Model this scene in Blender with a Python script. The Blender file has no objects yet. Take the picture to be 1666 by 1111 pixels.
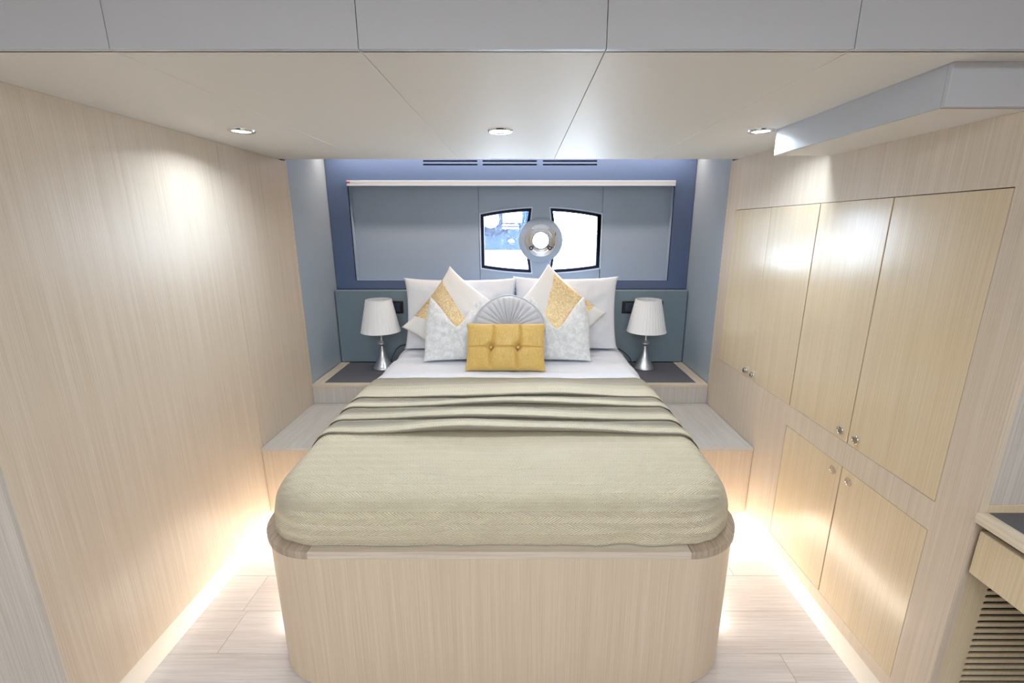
import bpy, bmesh, math, random
from mathutils import Vector, Matrix, noise
random.seed(7)
D = bpy.data
SC = bpy.context.scene
COL = SC.collection
PI = math.pi
R = math.radians

# ------------------------------------------------------------------ camera, sky, exposure
cd = D.cameras.new('camera'); cam = D.objects.new('camera', cd); COL.objects.link(cam)
cd.sensor_width = 36; cd.lens = 15.82; cd.shift_x = -0.009; cd.clip_start = 0.02
cam.location = (0, 0, 1.55); cam.rotation_euler = (R(90-14.19), 0, 0)
SC.camera = cam
SC.view_settings.view_transform = 'Standard'; SC.view_settings.look = 'None'
SC.view_settings.gamma = 1; SC.view_settings.use_curve_mapping = False
SC.view_settings.exposure = 0.60
w = D.worlds.new('sky'); SC.world = w; w.use_nodes = True
bg = w.node_tree.nodes['Background']; bg.inputs[0].default_value = (0.70, 0.84, 1.0, 1); bg.inputs[1].default_value = 18.0

def area(name, loc, rot, sx, sy, power, color, spread=180, parent=None):
    l = D.lights.new(name, 'AREA'); l.shape = 'RECTANGLE'; l.size = sx; l.size_y = sy
    l.energy = power; l.color = color; l.spread = R(spread)
    o = D.objects.new(name, l); COL.objects.link(o); o.location = loc; o.rotation_euler = rot
    if parent: o.parent = parent
    return o
WARM = (1.0, 0.90, 0.77)
COOL = (0.76, 0.88, 1.0)
# strip lamps hidden in the toe recess under the bed base and under the two platforms
area('strip_light', (-0.897, 2.03, 0.012), (0, R(50), 0), 0.008, 1.1, 5.5, WARM)
area('strip_light', (0.757, 2.03, 0.012), (0, R(-50), 0), 0.008, 1.1, 5.5, WARM)
area('strip_light', (-1.11, 2.12, 0.085), (R(-40), 0, 0), 0.40, 0.02, 2.6, WARM)
area('strip_light', (0.97, 2.12, 0.085), (R(-40), 0, 0), 0.40, 0.02, 2.6, WARM)
# strip lamp in the cove above the bed head
area('strip_light', (-0.07, 3.12, 2.045), (R(8), 0, 0), 2.4, 0.02, 7, (1.0, 0.78, 0.60))
# daylight enters through the windows: portals guide the sky light
for px_, sx_ in ((-0.11, 0.36), (0.388, 0.36)):
    po = area('window_portal', (px_, 3.40, 1.458), (R(-90), 0, 0), sx_, 0.46, 1, (1, 1, 1)); po.data.cycles.is_portal = True
# added fill lamp under the unseen saloon ceiling, brightens the alcove from behind
area('added_fill_light', (0.0, -1.1, 2.27), (0, 0, 0), 3.0, 0.9, 54, (0.88, 0.94, 1.0))

# ------------------------------------------------------------------ materials
def nt(name):
    m = D.materials.new(name); m.use_nodes = True
    return m, m.node_tree.nodes, m.node_tree.links, m.node_tree.nodes['Principled BSDF']
def lin(c):
    return tuple(((v/255)/12.92 if v/255 <= 0.04045 else (((v/255)+0.055)/1.055)**2.4) for v in c) + (1,)
def plain(name, c, rough=0.5, metal=0.0, spec=0.5, bump=0, bscale=200, coat=0, emit=None):
    m, N, L, b = nt(name)
    b.inputs['Base Color'].default_value = lin(c); b.inputs['Roughness'].default_value = rough
    b.inputs['Metallic'].default_value = metal; b.inputs['Specular IOR Level'].default_value = spec
    b.inputs['Coat Weight'].default_value = coat
    tc = N.new('ShaderNodeTexCoord'); n = N.new('ShaderNodeTexNoise'); n.inputs['Scale'].default_value = bscale
    n.inputs['Detail'].default_value = 3
    L.new(tc.outputs['Object'], n.inputs['Vector'])
    mx = N.new('ShaderNodeMix'); mx.data_type = 'RGBA'; mx.blend_type = 'MULTIPLY'; mx.inputs[0].default_value = 1
    rp = N.new('ShaderNodeMapRange'); rp.inputs[3].default_value = 0.96; rp.inputs[4].default_value = 1.04
    L.new(n.outputs[0], rp.inputs[0]); mx.inputs[6].default_value = lin(c); L.new(rp.outputs[0], mx.inputs[7])
    L.new(mx.outputs[2], b.inputs['Base Color'])
    if bump:
        bp = N.new('ShaderNodeBump'); bp.inputs['Strength'].default_value = bump; bp.inputs['Distance'].default_value = 0.002
        L.new(n.outputs[0], bp.inputs['Height']); L.new(bp.outputs[0], b.inputs['Normal'])
    if emit:
        b.inputs['Emission Color'].default_value = lin(emit[0]); b.inputs['Emission Strength'].default_value = emit[1]
    return m
def wood(name, c1, c2, scale, rough=0.33, c3=None, spec=0.5, vary=0.0, coat=0.0):
    """fine straight grain; scale is the noise scale along x, y, z"""
    m, N, L, b = nt(name)
    tc = N.new('ShaderNodeTexCoord'); mp = N.new('ShaderNodeMapping'); mp.inputs['Scale'].default_value = scale
    L.new(tc.outputs['Object'], mp.inputs['Vector'])
    vec = mp.outputs[0]
    if vary:
        oi = N.new('ShaderNodeObjectInfo'); mlt = N.new('ShaderNodeMath'); mlt.operation = 'MULTIPLY'; mlt.inputs[1].default_value = 37
        L.new(oi.outputs['Random'], mlt.inputs[0])
        va = N.new('ShaderNodeVectorMath'); va.operation = 'ADD'; L.new(vec, va.inputs[0]); L.new(mlt.outputs[0], va.inputs[1]); vec = va.outputs[0]
    n = N.new('ShaderNodeTexNoise'); n.inputs['Scale'].default_value = 1.0; n.inputs['Detail'].default_value = 4; n.inputs['Roughness'].default_value = 0.65
    L.new(vec, n.inputs['Vector'])
    cr = N.new('ShaderNodeValToRGB'); cr.color_ramp.elements[0].position = 0.36; cr.color_ramp.elements[1].position = 0.66
    cr.color_ramp.elements[0].color = lin(c1); cr.color_ramp.elements[1].color = lin(c2)
    L.new(n.outputs[0], cr.inputs[0])
    out = cr.outputs[0]
    n2 = N.new('ShaderNodeTexNoise'); n2.inputs['Scale'].default_value = 0.13; n2.inputs['Detail'].default_value = 2
    L.new(vec, n2.inputs['Vector'])
    mx = N.new('ShaderNodeMix'); mx.data_type = 'RGBA'; mx.blend_type = 'MULTIPLY'
    mr = N.new('ShaderNodeMapRange'); mr.inputs[1].default_value = 0.35; mr.inputs[2].default_value = 0.65
    mr.inputs[3].default_value = 0; mr.inputs[4].default_value = 0.32
    L.new(n2.outputs[0], mr.inputs[0]); L.new(mr.outputs[0], mx.inputs[0])
    L.new(out, mx.inputs[6]); mx.inputs[7].default_value = lin(c3 or (238, 232, 222)); out = mx.outputs[2]
    if vary:
        hs = N.new('ShaderNodeHueSaturation'); r2 = N.new('ShaderNodeMapRange'); r2.inputs[3].default_value = 1-vary; r2.inputs[4].default_value = 1+vary*0.4
        L.new(oi.outputs['Random'], r2.inputs[0]); L.new(r2.outputs[0], hs.inputs['Value']); L.new(out, hs.inputs['Color']); out = hs.outputs[0]
    L.new(out, b.inputs['Base Color'])
    b.inputs['Roughness'].default_value = rough; b.inputs['Specular IOR Level'].default_value = spec
    b.inputs['Coat Weight'].default_value = coat; b.inputs['Coat Roughness'].default_value = 0.18
    bp = N.new('ShaderNodeBump'); bp.inputs['Strength'].default_value = 0.12; bp.inputs['Distance'].default_value = 0.0005
    L.new(n.outputs[0], bp.inputs['Height']); L.new(bp.outputs[0], b.inputs['Normal'])
    return m
M = {}
M['wall'] = wood('veneer_wall', (201, 186, 167), (218, 206, 190), (400, 400, 2.2), 0.34, spec=0.42)
M['door'] = wood('veneer_door', (210, 191, 158), (224, 208, 180), (400, 400, 2.2), 0.24, coat=0.38)
M['base'] = wood('veneer_base', (203, 184, 162), (218, 203, 182), (420, 420, 2.2), 0.36)
M['greyv'] = wood('veneer_grey', (186, 180, 174), (208, 203, 198), (300, 300, 2.4), 0.36)
M['top'] = wood('veneer_platform', (184, 181, 177), (204, 201, 197), (260, 4, 260), 0.4)
M['rim'] = wood('rim_oak', (196, 184, 170), (222, 212, 200), (3, 190, 190), 0.42)
M['rimc'] = wood('rim_end_grain', (158, 142, 126), (190, 175, 158), (190, 5, 5), 0.42)
M['trim'] = wood('oak_edge', (206, 192, 168), (226, 214, 194), (80, 3, 120), 0.4)
M['trimx'] = wood('oak_edge_cross', (206, 192, 172), (226, 214, 198), (3, 100, 120), 0.4)
M['floor'] = wood('washed_oak_floor', (204, 198, 196), (224, 219, 217), (4, 150, 90), 0.45, (226, 219, 215), vary=0.03)
M['ceil'] = plain('ceiling_vinyl', (222, 218, 212), 0.55, spec=0.25, bump=0.15, bscale=500)
M['fascia'] = plain('fascia_vinyl', (187, 191, 200), 0.45, bump=0.15, bscale=500)
M['navy'] = plain('navy_satin', (82, 102, 142), 0.26, spec=0.75)
M['niche'] = plain('niche_grey', (162, 178, 200), 0.5)
M['leather'] = plain('slate_leather', (122, 140, 152), 0.45, bump=0.25, bscale=260)
M['sideleather'] = plain('blue_grey_leather', (160, 174, 188), 0.30, bump=0.12, bscale=300)
M['white'] = plain('white_paint', (238, 238, 240), 0.4)
M['blindwhite'] = plain('blue_white_edge', (205, 218, 238), 0.35)
M['satin'] = plain('satin_chrome', (215, 214, 212), 0.2, 1.0)
M['blind'] = plain('blind_aluminium', (172, 184, 200), 0.4)
M['skirt'] = plain('skirting_white', (232, 226, 216), 0.35)
M['cotton'] = plain('white_cotton', (226, 229, 237), 0.85, bump=0.3, bscale=60)
M['mat'] = plain('grey_mat', (96, 96, 104), 0.6, bump=0.3, bscale=600)
M['black'] = plain('black_plastic', (26, 28, 34), 0.25)
M['slateplastic'] = plain('slate_plastic', (52, 66, 84), 0.25)
M['dark'] = plain('dark_void', (24, 20, 18), 0.8)
M['nickel'] = plain('brushed_nickel', (208, 210, 214), 0.28, 1.0)
M['chrome'] = plain('chrome', (235, 235, 238), 0.08, 1.0)
M['plate'] = plain('porthole_grey', (162, 178, 198), 0.4)
M['frameblue'] = plain('window_frame_black', (20, 32, 60), 0.5, spec=0.2)
M['red'] = plain('red_print', (170, 40, 50), 0.5)
M['greyprint'] = plain('grey_print', (186, 190, 190), 0.5)
M['lens'] = plain('lamp_lens', (255, 255, 255), 0.4, emit=((240, 248, 255), 9))
M['piping'] = plain('grey_piping', (190, 194, 202), 0.6)
M['boatblue'] = plain('boat_blue', (17, 33, 52), 0.9, spec=0, bscale=60)
M['boatdark'] = plain('boat_dark_blue', (4, 14, 32), 0.9, spec=0, bscale=60)
M['boatwhite'] = plain('boat_white', (240, 240, 240), 0.5)

def glass(name, tint=(1, 1, 1, 1), g=0.08):
    m = D.materials.new(name); m.use_nodes = True; N = m.node_tree.nodes; L = m.node_tree.links; N.clear()
    o = N.new('ShaderNodeOutputMaterial'); t = N.new('ShaderNodeBsdfTransparent'); t.inputs[0].default_value = tint
    gl = N.new('ShaderNodeBsdfGlossy'); gl.inputs['Roughness'].default_value = 0.02
    fr = N.new('ShaderNodeFresnel'); fr.inputs[0].default_value = 1.3
    mx = N.new('ShaderNodeMixShader'); L.new(fr.outputs[0], mx.inputs[0]); L.new(t.outputs[0], mx.inputs[1]); L.new(gl.outputs[0], mx.inputs[2]); L.new(mx.outputs[0], o.inputs[0])
    return m
M['glass'] = glass('window_glass')
# window glass with water spots on the left pane
def spotted():
    m = glass('spotted_glass'); N = m.node_tree.nodes; L = m.node_tree.links
    out = [n for n in N if n.type == 'OUTPUT_MATERIAL'][0]; src = out.inputs[0].links[0].from_socket
    tc = N.new('ShaderNodeTexCoord'); n = N.new('ShaderNodeTexNoise'); n.inputs['Scale'].default_value = 260; n.inputs['Detail'].default_value = 1
    L.new(tc.outputs['Object'], n.inputs['Vector'])
    cr = N.new('ShaderNodeValToRGB'); cr.color_ramp.elements[0].position = 0.62; cr.color_ramp.elements[1].position = 0.68
    cr.color_ramp.elements[0].color = (0, 0, 0, 1); cr.color_ramp.elements[1].color = (0.25, 0.25, 0.25, 1)
    L.new(n.outputs[0], cr.inputs[0])
    tr = N.new('ShaderNodeBsdfTranslucent'); tr.inputs[0].default_value = (0.8, 0.85, 0.9, 1)
    mx = N.new('ShaderNodeMixShader'); L.new(cr.outputs[0], mx.inputs[0]); L.new(src, mx.inputs[1]); L.new(tr.outputs[0], mx.inputs[2]); L.new(mx.outputs[0], out.inputs[0])
    return m
M['spotted'] = spotted()

def shade_mat():
    m, N, L, b = nt('pleated_shade')
    b.inputs['Base Color'].default_value = lin((252, 253, 255)); b.inputs['Roughness'].default_value = 0.8
    out = [n for n in N if n.type == 'OUTPUT_MATERIAL'][0]
    t = N.new('ShaderNodeBsdfTranslucent'); t.inputs[0].default_value = lin((252, 253, 255))
    mx = N.new('ShaderNodeMixShader'); mx.inputs[0].default_value = 0.15
    L.new(b.outputs[0], mx.inputs[1]); L.new(t.outputs[0], mx.inputs[2]); L.new(mx.outputs[0], out.inputs[0])
    return m
M['shade'] = shade_mat()

def math_node(N, L, op, a, b=None, c=None):
    n = N.new('ShaderNodeMath'); n.operation = op
    for i, v in enumerate((a, b, c)):
        if v is None: continue
        if isinstance(v, (int, float)): n.inputs[i].default_value = v
        else: L.new(v, n.inputs[i])
    return n.outputs[0]
def quilt():
    m, N, L, b = nt('herringbone_quilt')
    uv = N.new('ShaderNodeUVMap'); uv.uv_map = 'UVMap'; sp = N.new('ShaderNodeSeparateXYZ'); L.new(uv.outputs[0], sp.inputs[0])
    a, v = sp.outputs[0], sp.outputs[1]
    wob = N.new('ShaderNodeTexNoise'); wob.inputs['Scale'].default_value = 4; L.new(uv.outputs[0], wob.inputs['Vector'])
    vw = math_node(N, L, 'ADD', v, math_node(N, L, 'MULTIPLY', wob.outputs[0], 0.02))
    band = math_node(N, L, 'FRACT', math_node(N, L, 'DIVIDE', vw, 0.048))
    tri = math_node(N, L, 'MULTIPLY', math_node(N, L, 'ABSOLUTE', math_node(N, L, 'SUBTRACT', band, 0.5)), 0.048*1.5)
    ph = math_node(N, L, 'MULTIPLY', math_node(N, L, 'ADD', a, tri), 2*PI/0.0125)
    s = math_node(N, L, 'SINE', ph)
    s = math_node(N, L, 'MULTIPLY', math_node(N, L, 'ADD', s, 1.0), 0.5)
    # stitched row line every band
    st = math_node(N, L, 'LESS_THAN', math_node(N, L, 'FRACT', math_node(N, L, 'DIVIDE', vw, 0.048)), 0.05)
    hgt = math_node(N, L, 'SUBTRACT', math_node(N, L, 'POWER', s, 0.6), math_node(N, L, 'MULTIPLY', st, 0.5))
    bp = N.new('ShaderNodeBump'); bp.inputs['Strength'].default_value = 1.0; bp.inputs['Distance'].default_value = 0.0038
    L.new(hgt, bp.inputs['Height']); L.new(bp.outputs[0], b.inputs['Normal'])
    cr = N.new('ShaderNodeValToRGB'); cr.color_ramp.elements[0].color = lin((222, 209, 176)); cr.color_ramp.elements[1].color = lin((241, 231, 204))
    cr.color_ramp.elements[1].position = 0.45
    L.new(hgt, cr.inputs[0]); L.new(cr.outputs[0], b.inputs['Base Color'])
    b.inputs['Roughness'].default_value = 0.62; b.inputs['Sheen Weight'].default_value = 0.25
    return m
M['quilt'] = quilt()

def velvet():
    m, N, L, b = nt('crushed_velvet')
    tc = N.new('ShaderNodeTexCoord'); n = N.new('ShaderNodeTexNoise'); n.inputs['Scale'].default_value = 42; n.inputs['Detail'].default_value = 5; n.inputs['Distortion'].default_value = 0.7
    L.new(tc.outputs['Object'], n.inputs['Vector'])
    cr = N.new('ShaderNodeValToRGB'); cr.color_ramp.elements[0].position = 0.38; cr.color_ramp.elements[1].position = 0.62
    cr.color_ramp.elements[0].color = lin((212, 216, 220)); cr.color_ramp.elements[1].color = lin((234, 236, 238))
    L.new(n.outputs[0], cr.inputs[0]); L.new(cr.outputs[0], b.inputs['Base Color'])
    bp = N.new('ShaderNodeBump'); bp.inputs['Strength'].default_value = 0.45; bp.inputs['Distance'].default_value = 0.005
    L.new(n.outputs[0], bp.inputs['Height']); L.new(bp.outputs[0], b.inputs['Normal'])
    b.inputs['Roughness'].default_value = 0.4; b.inputs['Sheen Weight'].default_value = 0.6
    return m
M['velvet'] = velvet()

def gold_silk():
    m, N, L, b = nt('gold_slub_silk')
    tc = N.new('ShaderNodeTexCoord'); mp = N.new('ShaderNodeMapping'); mp.inputs['Scale'].default_value = (420, 420, 22)
    n = N.new('ShaderNodeTexNoise'); n.inputs['Scale'].default_value = 1; n.inputs['Detail'].default_value = 3
    L.new(tc.outputs['Object'], mp.inputs[0]); L.new(mp.outputs[0], n.inputs['Vector'])
    cr = N.new('ShaderNodeValToRGB'); cr.color_ramp.elements[0].position = 0.3; cr.color_ramp.elements[1].position = 0.7
    cr.color_ramp.elements[0].color = lin((198, 160, 78)); cr.color_ramp.elements[1].color = lin((228, 194, 116))
    L.new(n.outputs[0], cr.inputs[0]); L.new(cr.outputs[0], b.inputs['Base Color'])
    b.inputs['Roughness'].default_value = 0.45; b.inputs['Sheen Weight'].default_value = 0.3
    return m
M['gold'] = gold_silk()

def foil(name, lo_c, hi_c):
    """white cushion cover with a gold foil band; each edge is a line a*u + b*v > c in the cushion's own uv"""
    m, N, L, b = nt(name)
    uv = N.new('ShaderNodeUVMap'); uv.uv_map = 'UVMap'; sp = N.new('ShaderNodeSeparateXYZ'); L.new(uv.outputs[0], sp.inputs[0])
    nz = N.new('ShaderNodeTexNoise'); nz.inputs['Scale'].default_value = 3; L.new(uv.outputs[0], nz.inputs['Vector'])
    wob = math_node(N, L, 'MULTIPLY', math_node(N, L, 'SUBTRACT', nz.outputs[0], 0.5), 0.10)
    def side(c):
        q = math_node(N, L, 'ADD', math_node(N, L, 'MULTIPLY', sp.outputs[0], c[0]), math_node(N, L, 'MULTIPLY', sp.outputs[1], c[1]))
        return math_node(N, L, 'GREATER_THAN', math_node(N, L, 'ADD', q, wob), c[2])
    k = math_node(N, L, 'MULTIPLY', side(lo_c), side(hi_c))
    n = N.new('ShaderNodeTexNoise'); n.inputs['Scale'].default_value = 34; n.inputs['Detail'].default_value = 5; n.inputs['Distortion'].default_value = 1.2
    L.new(uv.outputs[0], n.inputs['Vector'])
    cr = N.new('ShaderNodeValToRGB'); cr.color_ramp.elements[0].position = 0.35; cr.color_ramp.elements[1].position = 0.65
    cr.color_ramp.elements[0].color = lin((214, 182, 128)); cr.color_ramp.elements[1].color = lin((244, 226, 186))
    L.new(n.outputs[0], cr.inputs[0])
    mx = N.new('ShaderNodeMix'); mx.data_type = 'RGBA'; L.new(k, mx.inputs[0]); mx.inputs[6].default_value = lin((232, 231, 230)); L.new(cr.outputs[0], mx.inputs[7])
    L.new(mx.outputs[2], b.inputs['Base Color'])
    L.new(math_node(N, L, 'MULTIPLY', k, 0.45), b.inputs['Metallic'])
    L.new(math_node(N, L, 'SUBTRACT', 0.75, math_node(N, L, 'MULTIPLY', k, 0.35)), b.inputs['Roughness'])
    bp = N.new('ShaderNodeBump'); bp.inputs['Distance'].default_value = 0.004
    L.new(math_node(N, L, 'MULTIPLY', k, 0.7), bp.inputs['Strength'])
    L.new(n.outputs[0], bp.inputs['Height']); L.new(bp.outputs[0], b.inputs['Normal'])
    return m
M['foil_a'] = foil('foil_band_left', (-0.27, 1, 0.20), (-0.37, -1, -0.80))
M['foil_b'] = foil('foil_band_right', (1, 0.45, 0.58), (-1, 0, -0.84))

# ------------------------------------------------------------------ helpers
def link(name, me, mat, parent=None, smooth=False):
    if mat is not None and not me.materials: me.materials.append(M[mat] if isinstance(mat, str) else mat)
    o = D.objects.new(name, me); COL.objects.link(o)
    if parent: o.parent = parent
    if smooth:
        for p in me.polygons: p.use_smooth = True
    return o
def mesh(name, bm):
    bmesh.ops.recalc_face_normals(bm, faces=bm.faces)
    me = D.meshes.new(name); bm.to_mesh(me); bm.free(); return me
def obj(name, bm, mat, parent=None, smooth=False): return link(name, mesh(name, bm), mat, parent, smooth)
def tag(o, label=None, cat=None, group=None, kind=None):
    for k, v in (('label', label), ('category', cat), ('group', group), ('kind', kind)):
        if v: o[k] = v
    return o
def thing(name, loc, label, cat, group=None):
    o = D.objects.new(name, None); o.empty_display_size = 0.05; COL.objects.link(o); o.location = loc
    return tag(o, label, cat, group)
def addbox(bm, x0, x1, y0, y1, z0, z1, bev=0.0, seg=2):
    t = bmesh.new(); bmesh.ops.create_cube(t, size=1)
    for v in t.verts: v.co = Vector(((x0+x1)/2+v.co.x*(x1-x0), (y0+y1)/2+v.co.y*(y1-y0), (z0+z1)/2+v.co.z*(z1-z0)))
    if bev: bmesh.ops.bevel(t, geom=t.edges[:], offset=bev, segments=seg, affect='EDGES', profile=0.5)
    me = D.meshes.new('t'); t.to_mesh(me); t.free(); bm.from_mesh(me); D.meshes.remove(me); return bm
def box(name, dims, mat, parent=None, bev=0.0, seg=2):
    """dims in world coordinates; a child keeps world coordinates by subtracting its parent's place"""
    x0, x1, y0, y1, z0, z1 = dims
    if parent:
        p = wloc(parent); x0 -= p.x; x1 -= p.x; y0 -= p.y; y1 -= p.y; z0 -= p.z; z1 -= p.z
    return obj(name, addbox(bmesh.new(), x0, x1, y0, y1, z0, z1, bev, seg), mat, parent)
def wloc(o):
    v = Vector((0, 0, 0))
    while o: v += o.location; o = o.parent
    return v
def cbox(name, dims, mat, parent=None, bev=0.0, seg=2, **k):
    """box whose origin is its own centre (so object-space grain keeps world scale)"""
    x0, x1, y0, y1, z0, z1 = dims
    c = Vector(((x0+x1)/2, (y0+y1)/2, (z0+z1)/2))
    o = obj(name, addbox(bmesh.new(), x0-c.x, x1-c.x, y0-c.y, y1-c.y, z0-c.z, z1-c.z, bev, seg), mat, parent)
    o.location = c - (wloc(parent) if parent else Vector((0, 0, 0)))
    return o
def prism(name, outline, z0, z1, mat, parent=None, bev=0.0, smooth=False):
    """outline in xy, extruded along z"""
    off = wloc(parent) if parent else Vector((0, 0, 0))
    bm = bmesh.new(); vs = [bm.verts.new((x-off.x, y-off.y, z0-off.z)) for x, y in outline]
    f = bm.faces.new(vs); r = bmesh.ops.extrude_face_region(bm, geom=[f])
    for v in r['geom']:
        if isinstance(v, bmesh.types.BMVert): v.co.z = z1-off.z
    if bev:
        es = [e for e in bm.edges if abs(e.verts[0].co.z-e.verts[1].co.z) < 1e-6]
        bmesh.ops.bevel(bm, geom=es, offset=bev, segments=2, affect='EDGES', profile=0.5)
    o = obj(name, bm, mat, parent)
    if smooth: shade_auto(o)
    return o
def shade_auto(o, ang=35):
    for p in o.data.polygons: p.use_smooth = True
    try: o.data.set_sharp_from_angle(angle=R(ang))
    except Exception: pass
def holed(name, outer, holes, depth, mat, axes, parent=None, bev=0.0):
    """flat board with holes. outer and holes are (a, b) loops; axes(a, b, d) gives world xyz, d in 0..depth"""
    cu = D.curves.new('t', 'CURVE'); cu.dimensions = '2D'; cu.fill_mode = 'BOTH'; cu.extrude = depth/2; cu.bevel_depth = bev; cu.bevel_resolution = 1
    for lp in [outer]+holes:
        s = cu.splines.new('POLY'); s.points.add(len(lp)-1); s.use_cyclic_u = True
        for p, (a, b) in zip(s.points, lp): p.co = (a, b, 0, 1)
    co = D.objects.new('t', cu); COL.objects.link(co)
    dg = bpy.context.evaluated_depsgraph_get(); dg.update()
    me = D.meshes.new_from_object(co.evaluated_get(dg))
    D.objects.remove(co); D.curves.remove(cu)
    off = wloc(parent) if parent else Vector((0, 0, 0))
    for v in me.vertices: v.co = Vector(axes(v.co.x, v.co.y, v.co.z+depth/2)) - off
    bm = bmesh.new(); bm.from_mesh(me); bmesh.ops.remove_doubles(bm, verts=bm.verts, dist=1e-5); D.meshes.remove(me)
    me = mesh(name, bm); me.name = name
    return link(name, me, mat, parent)
def rect(a0, a1, b0, b1): return [(a0, b0), (a1, b0), (a1, b1), (a0, b1)]
def circle(ca, cb, r, n=40, a0=0): return [(ca+r*math.cos(a0+2*PI*i/n), cb+r*math.sin(a0+2*PI*i/n)) for i in range(n)]
def slot(a0, a1, b, h, n=6):
    r = h/2; pts = []
    for i in range(n+1): t = -PI/2+PI*i/n; pts.append((a1-r+r*math.cos(t), b+r*math.sin(t)))
    for i in range(n+1): t = PI/2+PI*i/n; pts.append((a0+r+r*math.cos(t), b+r*math.sin(t)))
    return pts
def lathe(name, prof, mat, parent=None, n=40, axis='z', smooth=True, sharp=50):
    bm = bmesh.new(); rings = []
    for r, z in prof:
        if r < 1e-5: rings.append([bm.verts.new((0, 0, z))])
        else: rings.append([bm.verts.new((r*math.cos(2*PI*i/n), r*math.sin(2*PI*i/n), z)) for i in range(n)])
    for A, B in zip(rings, rings[1:]):
        for i in range(n):
            j = (i+1) % n
            if len(A) == 1 and len(B) == 1: continue
            if len(A) == 1: bm.faces.new((A[0], B[i], B[j]))
            elif len(B) == 1: bm.faces.new((A[i], A[j], B[0]))
            else: bm.faces.new((A[i], A[j], B[j], B[i]))
    for v in bm.verts:
        x, y, z = v.co
        if axis == 'x': v.co = (-z, x, y)      # profile height points to -x
        if axis == 'y': v.co = (x, -z, y)      # profile height points to -y (towards the room)
    o = obj(name, bm, mat, parent)
    if smooth: shade_auto(o, sharp)
    return o
def tube(name, pts, r, mat, parent=None, n=8, cyclic=False):
    off = wloc(parent) if parent else Vector((0, 0, 0))
    pts = [Vector(p)-off for p in pts]; bm = bmesh.new(); rings = []
    for i, p in enumerate(pts):
        if cyclic: d = pts[(i+1) % len(pts)]-pts[i-1]
        else: d = pts[min(i+1, len(pts)-1)]-pts[max(i-1, 0)]
        d.normalize(); u = d.cross(Vector((0, 0, 1)))
        if u.length < 0.1: u = d.cross(Vector((1, 0, 0)))
        u.normalize(); v = d.cross(u)
        rings.append([bm.verts.new(p+r*(math.cos(2*PI*k/n)*u+math.sin(2*PI*k/n)*v)) for k in range(n)])
    m = len(rings)
    for i in range(m if cyclic else m-1):
        A, B = rings[i], rings[(i+1) % m]
        for k in range(n): bm.faces.new((A[k], A[(k+1) % n], B[(k+1) % n], B[k]))
    if not cyclic: bm.faces.new(rings[0]); bm.faces.new(rings[-1])
    return obj(name, bm, mat, parent, True)
def spline(pts, n=8):
    out = []; P = [Vector(p) for p in pts]; P = [P[0]]+P+[P[-1]]
    for i in range(1, len(P)-2):
        for k in range(n):
            t = k/n; a, b, c, d = P[i-1], P[i], P[i+1], P[i+2]
            out.append(0.5*((2*b)+(c-a)*t+(2*a-5*b+4*c-d)*t*t+(3*b-a-3*c+d)*t**3))
    out.append(P[-2]); return out

# ------------------------------------------------------------------ the setting
XL, XR, XC = -1.32, 1.18, -0.07
Y0, YW, YB = 1.03, 2.68, 3.22       # alcove mouth, end of wood walls, bed-head wall
ZC = 1.91                            # low ceiling

floor = box('floor', (-2.3, 2.3, -1.8, 3.35, -0.06, -0.004), 'dark'); floor['kind'] = 'structure'
yy = -0.60; row = 0
while yy < 2.35:
    w_ = 0.195; x = -2.3 - random.random()*0.9
    while x < 2.3:
        x2 = x+1.22
        a, b_ = max(x, -2.3), min(x2, 2.3)
        if b_-a > 0.02: cbox('plank', (a+0.0006, b_-0.0006, yy+0.0006, yy+w_-0.0006, -0.004, 0.0), 'floor', floor, 0.0008, 1)
        x = x2
    yy += w_; row += 1

# left wall: two veneered boards and the upholstered board beyond them
wl = box('wall_left', (XL-0.06, XL-0.02, Y0, 3.34, 0, 2.12), 'dark'); wl['kind'] = 'structure'
for a, b_ in ((Y0, 2.098), (2.100, YW)):
    cbox('panel', (XL-0.02, XL, a, b_, 0.10, ZC), 'wall', wl, 0.001, 1)
cbox('edge_strip', (XL-0.02, XL+0.001, YW, YW+0.012, 0.468, ZC+0.004), 'trim', wl)
pl_ = cbox('upholstered_panel', (XL-0.02, XL-0.003, YW+0.013, YB+0.02, 0.40, 2.10), 'sideleather', wl, 0.003); pl_['label'] = 'blue-grey upholstered panel'
wr = box('wall_right', (XR+0.04, XR+0.08, Y0, 3.34, 0, 2.12), 'dark'); wr['kind'] = 'structure'
pr_ = cbox('upholstered_panel', (XR+0.003, XR+0.04, YW+0.013, YB+0.02, 0.40, 2.10), 'sideleather', wr, 0.003); pr_['label'] = 'blue-grey upholstered panel'
for n_, x0, x1 in (('baseboard_left', XL-0.02, XL-0.004), ('baseboard_right', XR+0.004, XR+0.03)):
    o = box(n_, (x0, x1, Y0+0.01, 2.66, 0, 0.098), 'skirt', None, 0.002); o['kind'] = 'structure'

# walls flanking the alcove mouth, and the saloon around the camera
for n_, x0, x1, mt in (('wall_front_left', -2.3, XL-0.001, 'greyv'), ('wall_front_right', XR+0.021, 2.3, 'greyv')):
    if n_ == 'wall_front_right': z0 = 0.86
    else: z0 = 0
    o = box(n_, (x0, x1, Y0-0.012, Y0+0.02, z0, 2.32), mt); o['kind'] = 'structure'
for n_, d in (('wall_saloon_left', (-2.34, -2.3, -1.8, Y0+0.02, 0, 2.34)), ('wall_saloon_right', (2.3, 2.34, -1.8, Y0+0.02, 0, 2.34)), ('wall_saloon_back', (-2.34, 2.34, -1.84, -1.8, 0, 2.34))):
    o = box(n_, d, 'wall'); o['kind'] = 'structure'
o = box('ceiling_saloon', (-2.34, 2.34, -1.84, 1.10, 2.30, 2.34), 'ceil'); o['kind'] = 'structure'

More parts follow.
